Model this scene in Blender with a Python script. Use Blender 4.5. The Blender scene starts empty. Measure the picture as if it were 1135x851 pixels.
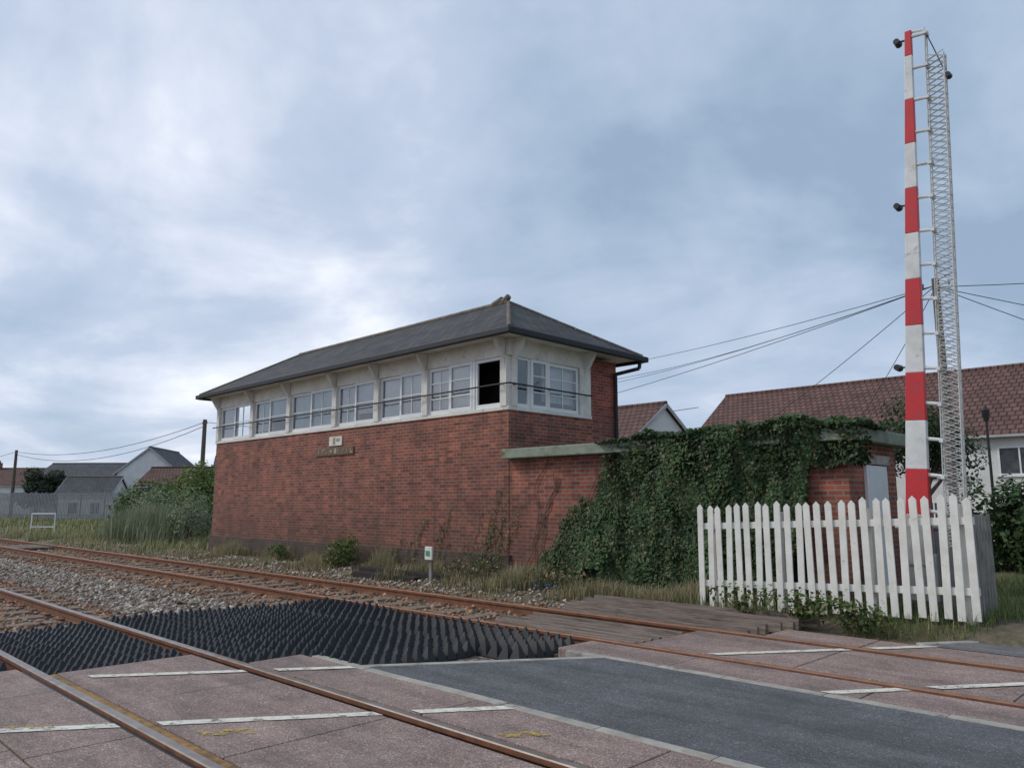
import bpy, math, random
import numpy as np
from mathutils import Vector, Matrix, noise
random.seed(7); rng=np.random.default_rng(7)
sc=bpy.context.scene
try:
    sc.view_settings.view_transform='Standard'; sc.view_settings.look='None'; sc.view_settings.exposure=0
except Exception: pass

# ------------------------------------------------------------------ materials
def new_mat(name):
    m=bpy.data.materials.new(name); m.use_nodes=True
    nt=m.node_tree; b=nt.nodes['Principled BSDF']; return m,nt,b
def N(nt,t,**k):
    n=nt.nodes.new(t)
    for a,v in k.items(): setattr(n,a,v)
    return n
def c4(c): return (c[0],c[1],c[2],1)
def coord(nt,uv=False):
    t=N(nt,'ShaderNodeTexCoord'); return t.outputs['UV' if uv else 'Object']
def noise_n(nt,vec,scale,detail=4,rough=.55,dist=0):
    n=N(nt,'ShaderNodeTexNoise'); n.inputs['Scale'].default_value=scale; n.inputs['Detail'].default_value=detail
    n.inputs['Roughness'].default_value=rough; n.inputs['Distortion'].default_value=dist
    nt.links.new(vec,n.inputs['Vector']); return n.outputs['Fac']
def ramp(nt,fac,stops):
    r=N(nt,'ShaderNodeValToRGB'); e=r.color_ramp.elements
    e[0].position=stops[0][0]; e[0].color=c4(stops[0][1]); e[1].position=stops[-1][0]; e[1].color=c4(stops[-1][1])
    for p,c in stops[1:-1]:
        x=e.new(p); x.color=c4(c)
    nt.links.new(fac,r.inputs[0]); return r.outputs[0]
def g(v): return (v,v,v)
def mix(nt,fac,a,b,mode='MIX'):
    m=N(nt,'ShaderNodeMix',data_type='RGBA',blend_type=mode)
    for s,v in ((m.inputs[0],fac),(m.inputs[6],a),(m.inputs[7],b)):
        if isinstance(v,(int,float)): s.default_value=v
        elif isinstance(v,tuple): s.default_value=c4(v)
        else: nt.links.new(v,s)
    return m.outputs[2]
def bump(nt,b,h,strength=.4,dist=.01):
    n=N(nt,'ShaderNodeBump'); n.inputs['Strength'].default_value=strength; n.inputs['Distance'].default_value=dist
    nt.links.new(h,n.inputs['Height']); nt.links.new(n.outputs[0],b.inputs['Normal'])
def mapped(nt,v,s):
    mp=N(nt,'ShaderNodeMapping'); mp.inputs['Scale'].default_value=s; nt.links.new(v,mp.inputs[0]); return mp.outputs[0]
def simple(name,c1,c2=None,scale=6,rough=.7,bs=.3,bd=.004,fine=60,metal=0,lo=.35,hi=.65,c3=None,c3scale=1.3,c3lo=.55,stretch=None):
    m,nt,b=new_mat(name); v=coord(nt)
    if stretch: v=mapped(nt,v,stretch)
    c2=c2 or tuple(x*.75 for x in c1)
    col=ramp(nt,noise_n(nt,v,scale,6,.65),[(lo,c1),(hi,c2)])
    if c3: col=mix(nt,ramp(nt,noise_n(nt,v,c3scale,7,.7),[(c3lo,g(0)),(c3lo+.12,g(1))]),col,c3)
    nt.links.new(col,b.inputs['Base Color']); b.inputs['Roughness'].default_value=rough; b.inputs['Metallic'].default_value=metal
    if bs: bump(nt,b,noise_n(nt,v,fine,4,.7),bs,bd)
    return m
def brick_mat(name,c1,c2,mortar,dark=(.05,.04,.03),zlow=0.,zhigh=1.9,bw=.225,rh=.075,ms=.012):
    m,nt,b=new_mat(name); uv=coord(nt,True); v=coord(nt)
    t=N(nt,'ShaderNodeTexBrick'); t.inputs['Scale'].default_value=1; t.inputs['Brick Width'].default_value=bw; t.inputs['Row Height'].default_value=rh
    t.inputs['Mortar Size'].default_value=ms; t.inputs['Mortar Smooth'].default_value=.2; t.inputs['Bias'].default_value=0
    t.inputs['Color1'].default_value=c4(c1); t.inputs['Color2'].default_value=c4(c2); t.inputs['Mortar'].default_value=c4(mortar)
    nt.links.new(uv,t.inputs['Vector'])
    fl=N(nt,'ShaderNodeVectorMath',operation='FLOOR'); nt.links.new(mapped(nt,uv,(1/bw,1/rh,1)),fl.inputs[0])
    wn=N(nt,'ShaderNodeTexWhiteNoise',noise_dimensions='2D'); nt.links.new(fl.outputs[0],wn.inputs['Vector'])
    col=mix(nt,.75,t.outputs['Color'],ramp(nt,wn.outputs['Value'],[(0,(.48,.45,.48)),(.2,(.86,.86,.88)),(.8,(1.05,1.05,1.05)),(1,(1.5,1.35,1.2))]),'MULTIPLY')
    col=mix(nt,.85,col,ramp(nt,noise_n(nt,v,.8,9,.78),[(.28,(.45,.46,.5)),(.5,(1.,1.,1.)),(.72,(1.4,1.28,1.15))]),'MULTIPLY')
    ms_=mapped(nt,v,(2.2,2.2,.3))
    col=mix(nt,ramp(nt,noise_n(nt,ms_,1.6,8,.78),[(.49,g(0)),(.72,g(.75))]),col,dark)
    col=mix(nt,ramp(nt,noise_n(nt,ms_,.9,8,.8),[(.59,g(0)),(.74,g(.4))]),col,(.37,.26,.2))
    sp=N(nt,'ShaderNodeSeparateXYZ'); nt.links.new(v,sp.inputs[0])
    mr=N(nt,'ShaderNodeMapRange'); mr.inputs[1].default_value=zlow; mr.inputs[2].default_value=zhigh; mr.inputs[3].default_value=.85; mr.inputs[4].default_value=0
    nt.links.new(sp.outputs[2],mr.inputs[0])
    ml=N(nt,'ShaderNodeMath',operation='MULTIPLY'); nt.links.new(mr.outputs[0],ml.inputs[0])
    nt.links.new(ramp(nt,noise_n(nt,v,1.8,7,.75),[(.3,g(.2)),(.62,g(1))]),ml.inputs[1])
    col=mix(nt,ml.outputs[0],col,dark)
    nt.links.new(col,b.inputs['Base Color']); b.inputs['Roughness'].default_value=.88
    bump(nt,b,t.outputs['Fac'],-.5,.008)
    return m
def tile_mat(name,c1,c2,gap,bw,rh,ms=.01,lich=(.25,.2,.1),amt=.62,rough=.6):
    m,nt,b=new_mat(name); uv=coord(nt,True); v=coord(nt)
    t=N(nt,'ShaderNodeTexBrick'); t.inputs['Scale'].default_value=1; t.inputs['Brick Width'].default_value=bw; t.inputs['Row Height'].default_value=rh
    t.inputs['Mortar Size'].default_value=ms; t.inputs['Color1'].default_value=c4(c1); t.inputs['Color2'].default_value=c4(c2); t.inputs['Mortar'].default_value=c4(gap)
    nt.links.new(uv,t.inputs['Vector'])
    col=mix(nt,.7,t.outputs['Color'],ramp(nt,noise_n(nt,v,1.5,6,.7),[(.3,g(.6)),(.7,g(1.4))]),'MULTIPLY')
    col=mix(nt,ramp(nt,noise_n(nt,v,4,8,.8),[(amt,g(0)),(amt+.1,g(.8))]),col,lich)
    nt.links.new(col,b.inputs['Base Color']); b.inputs['Roughness'].default_value=rough; b.inputs['Specular IOR Level'].default_value=.3
    bump(nt,b,t.outputs['Fac'],-.6,.012)
    return m
def leaf_mat(name,trans=.25):
    m,nt,b=new_mat(name); a=N(nt,'ShaderNodeVertexColor'); a.layer_name='Col'
    nt.links.new(a.outputs[0],b.inputs['Base Color']); b.inputs['Roughness'].default_value=.55
    b.inputs['Specular IOR Level'].default_value=.3
    tr=N(nt,'ShaderNodeBsdfTranslucent'); nt.links.new(a.outputs[0],tr.inputs[0])
    mx=N(nt,'ShaderNodeMixShader'); mx.inputs[0].default_value=trans
    nt.links.new(b.outputs[0],mx.inputs[1]); nt.links.new(tr.outputs[0],mx.inputs[2]); nt.links.new(mx.outputs[0],nt.nodes['Material Output'].inputs[0])
    return m
def glass_mat(name):
    m,nt,b=new_mat(name); fr=N(nt,'ShaderNodeFresnel'); fr.inputs[0].default_value=1.6
    tr=N(nt,'ShaderNodeBsdfTransparent'); tr.inputs[0].default_value=(.9,.92,.92,1); gl=N(nt,'ShaderNodeBsdfGlossy'); gl.inputs['Roughness'].default_value=.03
    v=coord(nt); bp=N(nt,'ShaderNodeBump'); bp.inputs['Strength'].default_value=.1; bp.inputs['Distance'].default_value=.01
    nt.links.new(noise_n(nt,v,3,2),bp.inputs['Height']); nt.links.new(bp.outputs[0],gl.inputs['Normal'])
    ad=N(nt,'ShaderNodeMath',operation='ADD'); ad.inputs[1].default_value=.14; nt.links.new(fr.outputs[0],ad.inputs[0])
    mx=N(nt,'ShaderNodeMixShader'); nt.links.new(ad.outputs[0],mx.inputs[0]); nt.links.new(tr.outputs[0],mx.inputs[1]); nt.links.new(gl.outputs[0],mx.inputs[2])
    nt.links.new(mx.outputs[0],nt.nodes['Material Output'].inputs[0]); return m
def worn_paint(name,c,amt=.5,scale=9):
    m,nt,b=new_mat(name); v=coord(nt); b.inputs['Roughness'].default_value=.7
    nt.links.new(ramp(nt,noise_n(nt,v,12,6,.7),[(.3,tuple(x*.6 for x in c)),(.65,c)]),b.inputs['Base Color'])
    f=ramp(nt,noise_n(nt,v,scale,10,.8),[(amt-.06,g(1)),(amt+.06,g(0))])
    tr=N(nt,'ShaderNodeBsdfTransparent'); mx=N(nt,'ShaderNodeMixShader')
    nt.links.new(f,mx.inputs[0]); nt.links.new(tr.outputs[0],mx.inputs[1]); nt.links.new(b.outputs[0],mx.inputs[2])
    nt.links.new(mx.outputs[0],nt.nodes['Material Output'].inputs[0]); return m

M={}
M['brick']=brick_mat('red_brick',(.34,.088,.05),(.21,.06,.038),(.25,.185,.15),dark=(.075,.045,.034))
M['brick2']=brick_mat('red_brick_pier',(.42,.08,.047),(.3,.062,.04),(.29,.2,.16),dark=(.13,.065,.048),zlow=-3,zhigh=-2)
M['plinth']=brick_mat('plinth_brick',(.18,.078,.052),(.11,.056,.043),(.16,.125,.1),dark=(.055,.05,.038))
M['slate']=tile_mat('slate',(.085,.082,.082),(.05,.049,.05),(.014,.014,.015),.3,.2,.014,lich=(.17,.14,.09),amt=.57,rough=.75)
M['ridge']=simple('ridge_tile',(.22,.17,.12),(.1,.085,.07),8,.8,.5,.01)
M['cream']=simple('cream_painted_wood',(.82,.79,.72),(.66,.61,.53),3,.55,.2,.002,40,c3=(.3,.22,.16),c3scale=5,c3lo=.61)
M['white']=simple('white_gloss_paint',(.85,.85,.84),(.76,.76,.74),2,.4,.1,.001,30)
M['fencewhite']=simple('white_fence_paint',(.84,.82,.75),(.7,.67,.59),4,.55,.2,.002,40,c3=(.38,.36,.27),c3scale=7,c3lo=.62)
M['gutter']=simple('black_gutter',(.012,.013,.015),(.02,.021,.023),4,.6,.1,.001)
M['glass']=glass_mat('window_glass')
M['blind']=simple('net_curtain',(.86,.88,.88),(.76,.78,.79),2.5,.9,.2,.01,12)
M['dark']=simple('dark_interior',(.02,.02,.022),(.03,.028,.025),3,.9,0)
M['annexroof']=simple('lichened_concrete_edge',(.3,.33,.25),(.2,.23,.17),5,.85,.5,.006,50,c3=(.1,.13,.06),c3scale=3)
M['plank']=simple('weathered_plank',(.3,.235,.19),(.13,.095,.075),3,.85,.8,.01,14,c3=(.06,.045,.035),c3scale=2.2,c3lo=.56,stretch=(.7,9,9))
M['timber']=simple('weathered_timber',(.2,.145,.11),(.09,.065,.05),5,.85,.6,.006,35)
M['darktimber_gapshade']=simple('tarred_timber_and_gap_shade',(.03,.023,.018),(.018,.014,.012),5,.85,.6,.006,35)  # dark old timber; also the painted shade in the plank gaps
M['greytimber']=simple('grey_timber',(.28,.26,.23),(.18,.16,.14),5,.85,.5,.005,35)
M['rust']=simple('rusty_rail_side',(.25,.1,.045),(.13,.058,.034),7,.8,.4,.003,80)
M['railtop']=simple('worn_rail_top',(.3,.265,.24),(.2,.15,.12),5,.38,.1,.001,60,metal=.5)
M['rusttop']=simple('rusty_rail_top',(.34,.18,.11),(.22,.105,.06),5,.55,.1,.001,60,metal=.3)
M['sleeper']=simple('sleeper_concrete',(.26,.2,.15),(.16,.115,.085),6,.9,.5,.006,40)
M['rubber']=simple('black_rubber',(.007,.0075,.01),(.014,.014,.016),3,.5,.15,.002,60,c3=(.028,.025,.022),c3scale=1.2,c3lo=.66)
M['red']=simple('red_reflective',(.62,.03,.035),(.52,.03,.035),3,.4,.1,.001,c3=(.42,.06,.05),c3scale=6)
M['boomwhite']=simple('boom_white',(.8,.8,.77),(.62,.62,.58),3,.45,.1,.001,c3=(.4,.37,.3),c3scale=5,c3lo=.57)
M['skirt']=simple('skirt_aluminium',(.6,.6,.57),(.45,.44,.41),3,.5,.1,.001,c3=(.28,.25,.2),c3scale=5,c3lo=.57)
M['steel']=simple('galvanised_steel',(.5,.5,.49),(.38,.38,.37),6,.5,.2,.001,metal=.2)
M['palisade']=simple('palisade_steel',(.24,.25,.26),(.17,.18,.19),3,.6,.2,.001)
M['black']=simple('black_plastic',(.015,.015,.016),(.03,.03,.03),5,.4,0)
M['render']=simple('white_render',(.78,.77,.74),(.66,.65,.62),1.2,.85,.3,.004,40)
M['greyrender']=simple('grey_render',(.5,.5,.5),(.4,.4,.4),1,.85,.3,.004,40)
M['housetile']=tile_mat('brown_concrete_tile',(.19,.098,.08),(.14,.074,.062),(.05,.03,.026),.3,.3,.035,lich=(.12,.1,.07),amt=.55,rough=.85)
M['greytile']=tile_mat('grey_tile',(.1,.1,.11),(.075,.075,.08),(.03,.03,.03),.3,.25,.015,rough=.8)
M['signbrown']=simple('brown_nameplate',(.2,.11,.06),(.12,.07,.045),8,.6,.2,.002)
M['letters']=simple('faded_letters',(.45,.36,.25),(.3,.25,.18),10,.7,0)
M['concrete']=simple('concrete_kerb',(.46,.42,.36),(.3,.27,.23),5,.85,.5,.004,60,c3=(.18,.155,.13),c3scale=3,c3lo=.55)
M['pole']=simple('pole_wood',(.16,.13,.1),(.1,.08,.06),4,.9,.5,.006)
M['wire']=simple('cable_black',(.02,.02,.022),(.03,.03,.03),2,.6,0)
M['yellow']=simple('ochre_strip',(.38,.21,.06),(.13,.075,.04),9,.8,.3,.003,60)
M['litter']=simple('blue_plastic',(.05,.2,.3),(.03,.1,.2),5,.4,0)
M['leaf']=leaf_mat('leaf_foliage',.2)
M['grass']=leaf_mat('grass_blades',.35)
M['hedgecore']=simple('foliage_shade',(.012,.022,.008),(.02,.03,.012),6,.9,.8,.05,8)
M['white_line']=worn_paint('worn_white_line',(.84,.8,.68),.575,7)
M['yellow_line']=worn_paint('worn_yellow_line',(.6,.42,.08),.47,9)
def agg(name,base,dark,light,patch=None,sc_=130,rough=.8,pa=.52):
    m,nt,b=new_mat(name); v=coord(nt)
    vo=N(nt,'ShaderNodeTexVoronoi'); vo.inputs['Scale'].default_value=sc_; nt.links.new(v,vo.inputs['Vector'])
    sp=N(nt,'ShaderNodeSeparateXYZ'); nt.links.new(vo.outputs['Color'],sp.inputs[0])
    col=ramp(nt,sp.outputs[0],[(.0,dark),(.5,base),(.85,base),(1,light)])
    col=mix(nt,.9,col,ramp(nt,noise_n(nt,v,1.6,10,.8),[(.3,g(.58)),(.5,g(1)),(.72,g(1.38))]),'MULTIPLY')
    col=mix(nt,ramp(nt,noise_n(nt,v,.6,9,.78,.8),[(pa,g(0)),(pa+.14,g(.65))]),col,patch or tuple(x*.6 for x in base))
    col=mix(nt,.7,col,ramp(nt,noise_n(nt,mapped(nt,v,(.35,3.5,1)),1.0,7,.7),[(.35,g(.68)),(.6,g(1.15))]),'MULTIPLY')
    vc=N(nt,'ShaderNodeTexVoronoi',feature='DISTANCE_TO_EDGE'); vc.inputs['Scale'].default_value=.9
    dn=N(nt,'ShaderNodeTexNoise'); dn.inputs['Scale'].default_value=2.5; dn.inputs['Detail'].default_value=6; nt.links.new(v,dn.inputs['Vector'])
    vm=N(nt,'ShaderNodeVectorMath',operation='MULTIPLY_ADD'); vm.inputs[1].default_value=(.5,.5,.5); nt.links.new(dn.outputs['Color'],vm.inputs[0]); nt.links.new(v,vm.inputs[2]); nt.links.new(vm.outputs[0],vc.inputs['Vector'])
    col=mix(nt,ramp(nt,vc.outputs['Distance'],[(.0,g(.4)),(.007,g(0))]),col,tuple(x*.4 for x in base))
    nt.links.new(col,b.inputs['Base Color']); b.inputs['Roughness'].default_value=rough; b.inputs['Specular IOR Level'].default_value=.3
    bump(nt,b,vo.outputs['Distance'],.35,.004); return m
M['panel']=agg('red_aggregate_panel',(.3,.212,.182),(.15,.105,.09),(.56,.46,.41),(.17,.14,.125))
M['asphalt']=agg('asphalt',(.125,.127,.129),(.068,.069,.072),(.28,.28,.28),(.09,.091,.093),pa=.5)
M['path']=agg('old_tarmac',(.18,.175,.17),(.11,.107,.103),(.3,.29,.28))
def stone_mat():
    m,nt,b=new_mat('ballast_stone'); a=N(nt,'ShaderNodeVertexColor'); a.layer_name='Col'
    nt.links.new(a.outputs[0],b.inputs['Base Color']); b.inputs['Roughness'].default_value=.9; return m
M['stone']=stone_mat()
def ballast_mat():
    m,nt,b=new_mat('ballast_bed'); v=coord(nt)
    vo=N(nt,'ShaderNodeTexVoronoi'); vo.inputs['Scale'].default_value=17; nt.links.new(v,vo.inputs['Vector'])
    sp=N(nt,'ShaderNodeSeparateXYZ'); nt.links.new(vo.outputs['Color'],sp.inputs[0])
    col=ramp(nt,sp.outputs[0],[(0,(.1,.072,.055)),(.5,(.24,.185,.145)),(1,(.42,.36,.31))])
    col=mix(nt,.9,col,ramp(nt,vo.outputs['Distance'],[(.3,g(1)),(.7,g(.25))]),'MULTIPLY')
    col=mix(nt,ramp(nt,noise_n(nt,v,.5,6,.7),[(.45,g(0)),(.65,g(.6))]),col,(.15,.09,.055))
    nt.links.new(col,b.inputs['Base Color']); b.inputs['Roughness'].default_value=.95
    bump(nt,b,vo.outputs['Distance'],-1,.04); return m
M['ballast']=ballast_mat()
def ground_mat():
    m,nt,b=new_mat('rough_ground'); v=coord(nt)
    col=ramp(nt,noise_n(nt,v,.8,8,.7),[(.3,(.08,.08,.035)),(.48,(.16,.13,.08)),(.68,(.26,.21,.15))])
    col=mix(nt,.7,col,ramp(nt,noise_n(nt,v,14,5,.7),[(.3,g(.5)),(.7,g(1.4))]),'MULTIPLY')
    nt.links.new(col,b.inputs['Base Color']); b.inputs['Roughness'].default_value=.95
    bump(nt,b,noise_n(nt,v,22,5,.7),.9,.04); return m
M['ground']=ground_mat()

# ------------------------------------------------------------------ mesh builder
def empty(name,loc=(0,0,0)):
    e=bpy.data.objects.new(name,None); e.location=loc; e.empty_display_size=.3; sc.collection.objects.link(e); return e
def attach(o,p):
    if p: o.parent=p; o.matrix_parent_inverse=Matrix.Translation(-Vector(p.location))
class MB:
    def __init__(s): s.v=[];s.f=[];s.m=[]
    def face(s,pts,m=0):
        i=len(s.v); s.v+= [tuple(p) for p in pts]; s.f.append(tuple(range(i,i+len(pts)))); s.m.append(m)
    def box(s,x0,x1,y0,y1,z0,z1,m=0):
        if x0>x1:x0,x1=x1,x0
        if y0>y1:y0,y1=y1,y0
        i=len(s.v); s.v+=[(x0,y0,z0),(x1,y0,z0),(x1,y1,z0),(x0,y1,z0),(x0,y0,z1),(x1,y0,z1),(x1,y1,z1),(x0,y1,z1)]
        for f in ((3,2,1,0),(4,5,6,7),(0,1,5,4),(1,2,6,5),(2,3,7,6),(3,0,4,7)):
            s.f.append(tuple(i+k for k in f)); s.m.append(m)
    def hexa(s,P,m=0):
        i=len(s.v); s.v+=[tuple(p) for p in P]
        for f in ((3,2,1,0),(4,5,6,7),(0,1,5,4),(1,2,6,5),(2,3,7,6),(3,0,4,7)):
            s.f.append(tuple(i+k for k in f)); s.m.append(m)
    def beam(s,p0,p1,w,h,m=0,up=(0,0,1)):
        p0=Vector(p0);p1=Vector(p1); d=(p1-p0).normalized(); u=Vector(up)
        if abs(d.dot(u))>.98: u=Vector((0,1,0))
        r=d.cross(u).normalized()*w/2; q=r.cross(d).normalized()*h/2
        P=[p0-r-q,p0+r-q,p1+r-q,p1-r-q,p0-r+q,p0+r+q,p1+r+q,p1-r+q]; s.hexa(P,m)
    def tube(s,p0,p1,r0,r1=None,n=8,m=0,caps=True):
        r1=r0 if r1 is None else r1
        p0=Vector(p0);p1=Vector(p1); d=(p1-p0).normalized(); u=Vector((0,0,1)) if abs(d.z)<.9 else Vector((1,0,0))
        a=d.cross(u).normalized(); b=d.cross(a).normalized(); i=len(s.v)
        for p,r in ((p0,r0),(p1,r1)):
            for k in range(n):
                t=2*math.pi*k/n; s.v.append(tuple(p+a*(r*math.cos(t))+b*(r*math.sin(t))))
        for k in range(n):
            j=(k+1)%n; s.f.append((i+k,i+j,i+n+j,i+n+k)); s.m.append(m)
        if caps:
            s.f.append(tuple(i+k for k in range(n))); s.m.append(m); s.f.append(tuple(i+n+k for k in reversed(range(n)))); s.m.append(m)
    def path(s,pts,r,n=6,m=0):
        for a,b in zip(pts[:-1],pts[1:]): s.tube(a,b,r,r,n,m,False)
    def ext(s,prof,x0,x1,m=None):
        n=len(prof); i=len(s.v)
        for x in (x0,x1):
            for (y,z) in prof: s.v.append((x,y,z))
        for k in range(n):
            j=(k+1)%n; s.f.append((i+k,i+j,i+n+j,i+n+k)); s.m.append(m[k] if m else 0)
        s.f.append(tuple(i+k for k in reversed(range(n)))); s.m.append(0); s.f.append(tuple(i+n+k for k in range(n))); s.m.append(0)
    def obj(s,name,mats,parent=None,bevel=0,fix=True):
        me=bpy.data.meshes.new(name); me.from_pydata(s.v,[],s.f)
        for m in mats: me.materials.append(M[m] if isinstance(m,str) else m)
        me.polygons.foreach_set('material_index',s.m)
        if fix:
            import bmesh
            b=bmesh.new(); b.from_mesh(me); bmesh.ops.recalc_face_normals(b,faces=b.faces); b.to_mesh(me); b.free()
        me.update()
        uv=me.uv_layers.new(name='UVMap')
        for p in me.polygons:
            n=p.normal; ax,ay,az=abs(n.x),abs(n.y),abs(n.z)
            for li in p.loop_indices:
                c=me.vertices[me.loops[li].vertex_index].co
                if az<.35: t=(c.x,c.z) if ay>=ax else (c.y,c.z)
                else: t=(c.x,c.y*1.0) if ay>=ax else (c.y,c.x)
                uv.data[li].uv=t
        o=bpy.data.objects.new(name,me); sc.collection.objects.link(o); attach(o,parent)
        if bevel:
            bv=o.modifiers.new('bevel','BEVEL'); bv.width=bevel; bv.segments=2; bv.limit_method='ANGLE'
        return o
def npmesh(name,V,F,C,mat,parent=None):
    me=bpy.data.meshes.new(name); n=len(V); m,k=F.shape
    me.vertices.add(n); me.vertices.foreach_set('co',V.astype(np.float32).ravel())
    me.loops.add(m*k); me.loops.foreach_set('vertex_index',F.astype(np.int32).ravel())
    me.polygons.add(m); me.polygons.foreach_set('loop_start',np.arange(0,m*k,k,dtype=np.int32)); me.polygons.foreach_set('loop_total',np.full(m,k,dtype=np.int32))
    me.update(calc_edges=True)
    a=me.color_attributes.new('Col','FLOAT_COLOR','POINT'); cc=np.ones((n,4),np.float32); cc[:,:3]=C; a.data.foreach_set('color',cc.ravel())
    me.materials.append(M[mat]); o=bpy.data.objects.new(name,me); sc.collection.objects.link(o); attach(o,parent); return o
def unit(a): return a/np.maximum(np.linalg.norm(a,axis=-1,keepdims=True),1e-6)
def leaves(name,P,Nn,S,C,parent=None,mat='leaf',asp=.75):
    n=len(P); Nn=unit(Nn); r=unit(rng.normal(size=(n,3))); A=unit(np.cross(Nn,r)); B=np.cross(Nn,A); S=S[:,None]
    v0=P-A*S*.5; v2=P+A*S*.6; v1=P+B*S*asp*.5-A*S*.1+Nn*S*.12; v3=P-B*S*asp*.5-A*S*.1+Nn*S*.12
    V=np.stack([v0,v1,v2,v3],1).reshape(-1,3); F=np.arange(4*n).reshape(n,4); return npmesh(name,V,F,np.repeat(C,4,0),mat,parent)
def blades(name,P,H,lean,W,C,parent=None):
    n=len(P); th=rng.uniform(0,2*np.pi,n); d=np.stack([np.cos(th),np.sin(th),0*th],1); w=np.stack([-np.sin(th),np.cos(th),0*th],1)
    H=H[:,None]; W=W[:,None]; L=lean[:,None]; up=np.array([0,0,1.])
    m_=P+up*H*.55+d*H*L*.3; t=P+up*H*(1-.3*L)+d*H*L
    V=np.stack([P-w*W,P+w*W,m_+w*W*.8,m_-w*W*.8,t+w*W*.15,t-w*W*.15],1).reshape(-1,3)
    b=np.arange(n)*6; F=np.concatenate([np.stack([b,b+1,b+2,b+3],1),np.stack([b+3,b+2,b+4,b+5],1)])
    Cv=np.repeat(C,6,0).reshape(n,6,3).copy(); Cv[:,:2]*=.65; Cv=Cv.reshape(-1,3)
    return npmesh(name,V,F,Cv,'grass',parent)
def pick(cols,n,j=.25):
    c=np.array(cols)[rng.integers(0,len(cols),n)]; return np.clip(c*(1+rng.uniform(-j,j,(n,1))),0,1)
def nz(P,s=1.): return np.array([noise.noise(Vector(p)*s) for p in P])

# ------------------------------------------------------------------ terrain
def gh(x,y):
    if y<9.4: b=-.17
    elif y<10.4: b=-.17+.17*(y-9.4)
    else: b=0.0
    if y>9.8 and x>-7: b+= .15*min(1,(x+7)/4)*min(1,(y-9.8)/.8)
    n=noise.noise(Vector((x*.6,y*.6,0)))*.06+noise.noise(Vector((x*2.1,y*2.1,3)))*.03
    f=max(0,min(1,(y-9.2)/1.2)) if y>0 else 0
    f*=max(0,min(1,(60-abs(x))/20))
    return b+n*f
xs=sorted(set([-2500,-1200,-600,-300,-200,-150,-120,-100,-80,-70,-60,-50,-45]+[round(-40+i*.4,2) for i in range(126)]+[12,15,20,30,50,90,200,500,1200,2500]))
ys=sorted(set([-2500,-1000,-300,-100,-40,-20,-10,-5,0,3,6,8,9]+[round(9.2+i*.35,2) for i in range(40)]+[24,26,30,35,42,60,90,140,220,400,800,1500,2800]))
V=[(x,y,gh(x,y)) for y in ys for x in xs]; nx=len(xs)
F=[(j*nx+i,j*nx+i+1,(j+1)*nx+i+1,(j+1)*nx+i) for j in range(len(ys)-1) for i in range(nx-1)]
me=bpy.data.meshes.new('ground'); me.from_pydata(V,[],F); me.materials.append(M['ground']); 
for p in me.polygons: p.use_smooth=True
sc.collection.objects.link(bpy.data.objects.new('ground',me))
b=MB()
bx=[-400,-200,-100,-60,-40]+[-38+i*.5 for i in range(68)]
by=[-3,-1.4,-.6,0,.5,1,1.6,2.2,2.9,3.7,4.3,4.9,5.4,6,6.6,7.2,7.9,8.7,9.2,9.7,10.1]
def bh(x,y):
    z=-.148 + (.035*noise.noise(Vector((x*.9,y*.9,7))))
    if y<-.6: z-=.06*(-.6-y)
    if y>9.2: z-=.05*(y-9.2)
    return min(z,-.118)
for j in range(len(by)-1):
    for i in range(len(bx)-1):
        b.face([(bx[i],by[j],bh(bx[i],by[j])),(bx[i+1],by[j],bh(bx[i+1],by[j])),(bx[i+1],by[j+1],bh(bx[i+1],by[j+1])),(bx[i],by[j+1],bh(bx[i],by[j+1]))])
b.obj('ballast',['ballast'],fix=False)
n=38000
X=-5.0-rng.uniform(0,1,n)**1.2*32; Y=rng.uniform(-.8,10.7,n)
keep=np.ones(n,bool)
keep&=~((X>-11.6)&(Y<6.9)); keep&=~((X>-8.0)&(Y>7.2)&(Y<8.7)); keep&=~((X>-5.8)&(Y<9.5)); keep&=~((X>-8.1)&(Y>8.85)&(Y<10.1)&(X<-4.6)); keep&=~((X>-6.5)&(Y>9.9))
X=X[keep];Y=Y[keep];n=len(X)
Z=np.array([max(bh(x,y),gh(x,y)) if y>9.2 else bh(x,y) for x,y in zip(X,Y)])
oc=np.array([[1,0,0],[0,1,0],[-1,0,0],[0,-1,0],[0,0,.8],[0,0,-.8]],float)
R=rng.uniform(.018,.043,n)*np.where(rng.uniform(0,1,n)<.04,1.6,1)
V=oc[None]+rng.uniform(-.3,.3,(n,6,3)); V=V*R[:,None,None]; th=rng.uniform(0,6.3,n); c,s=np.cos(th),np.sin(th)
V=np.stack([V[:,:,0]*c[:,None]-V[:,:,1]*s[:,None],V[:,:,0]*s[:,None]+V[:,:,1]*c[:,None],V[:,:,2]],2)
V+=np.stack([X,Y,Z+R*.35],1)[:,None]
fo=np.array([[0,1,4],[1,2,4],[2,3,4],[3,0,4],[1,0,5],[2,1,5],[3,2,5],[0,3,5]])
F=(fo[None]+np.arange(n)[:,None,None]*6).reshape(-1,3)
C=pick([(.42,.36,.3),(.28,.21,.155),(.5,.45,.38),(.18,.12,.085),(.34,.25,.18),(.6,.55,.48)],n,.3)
rust=((np.abs(Y-2.97)<1.6)|(np.abs(Y-7.98)<1.7))[:,None]
C=np.where(rust,C*np.array([.8,.56,.42]),C)
npmesh('ballast_stones',V.reshape(-1,3),F,np.repeat(C,6,0),'stone')

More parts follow.
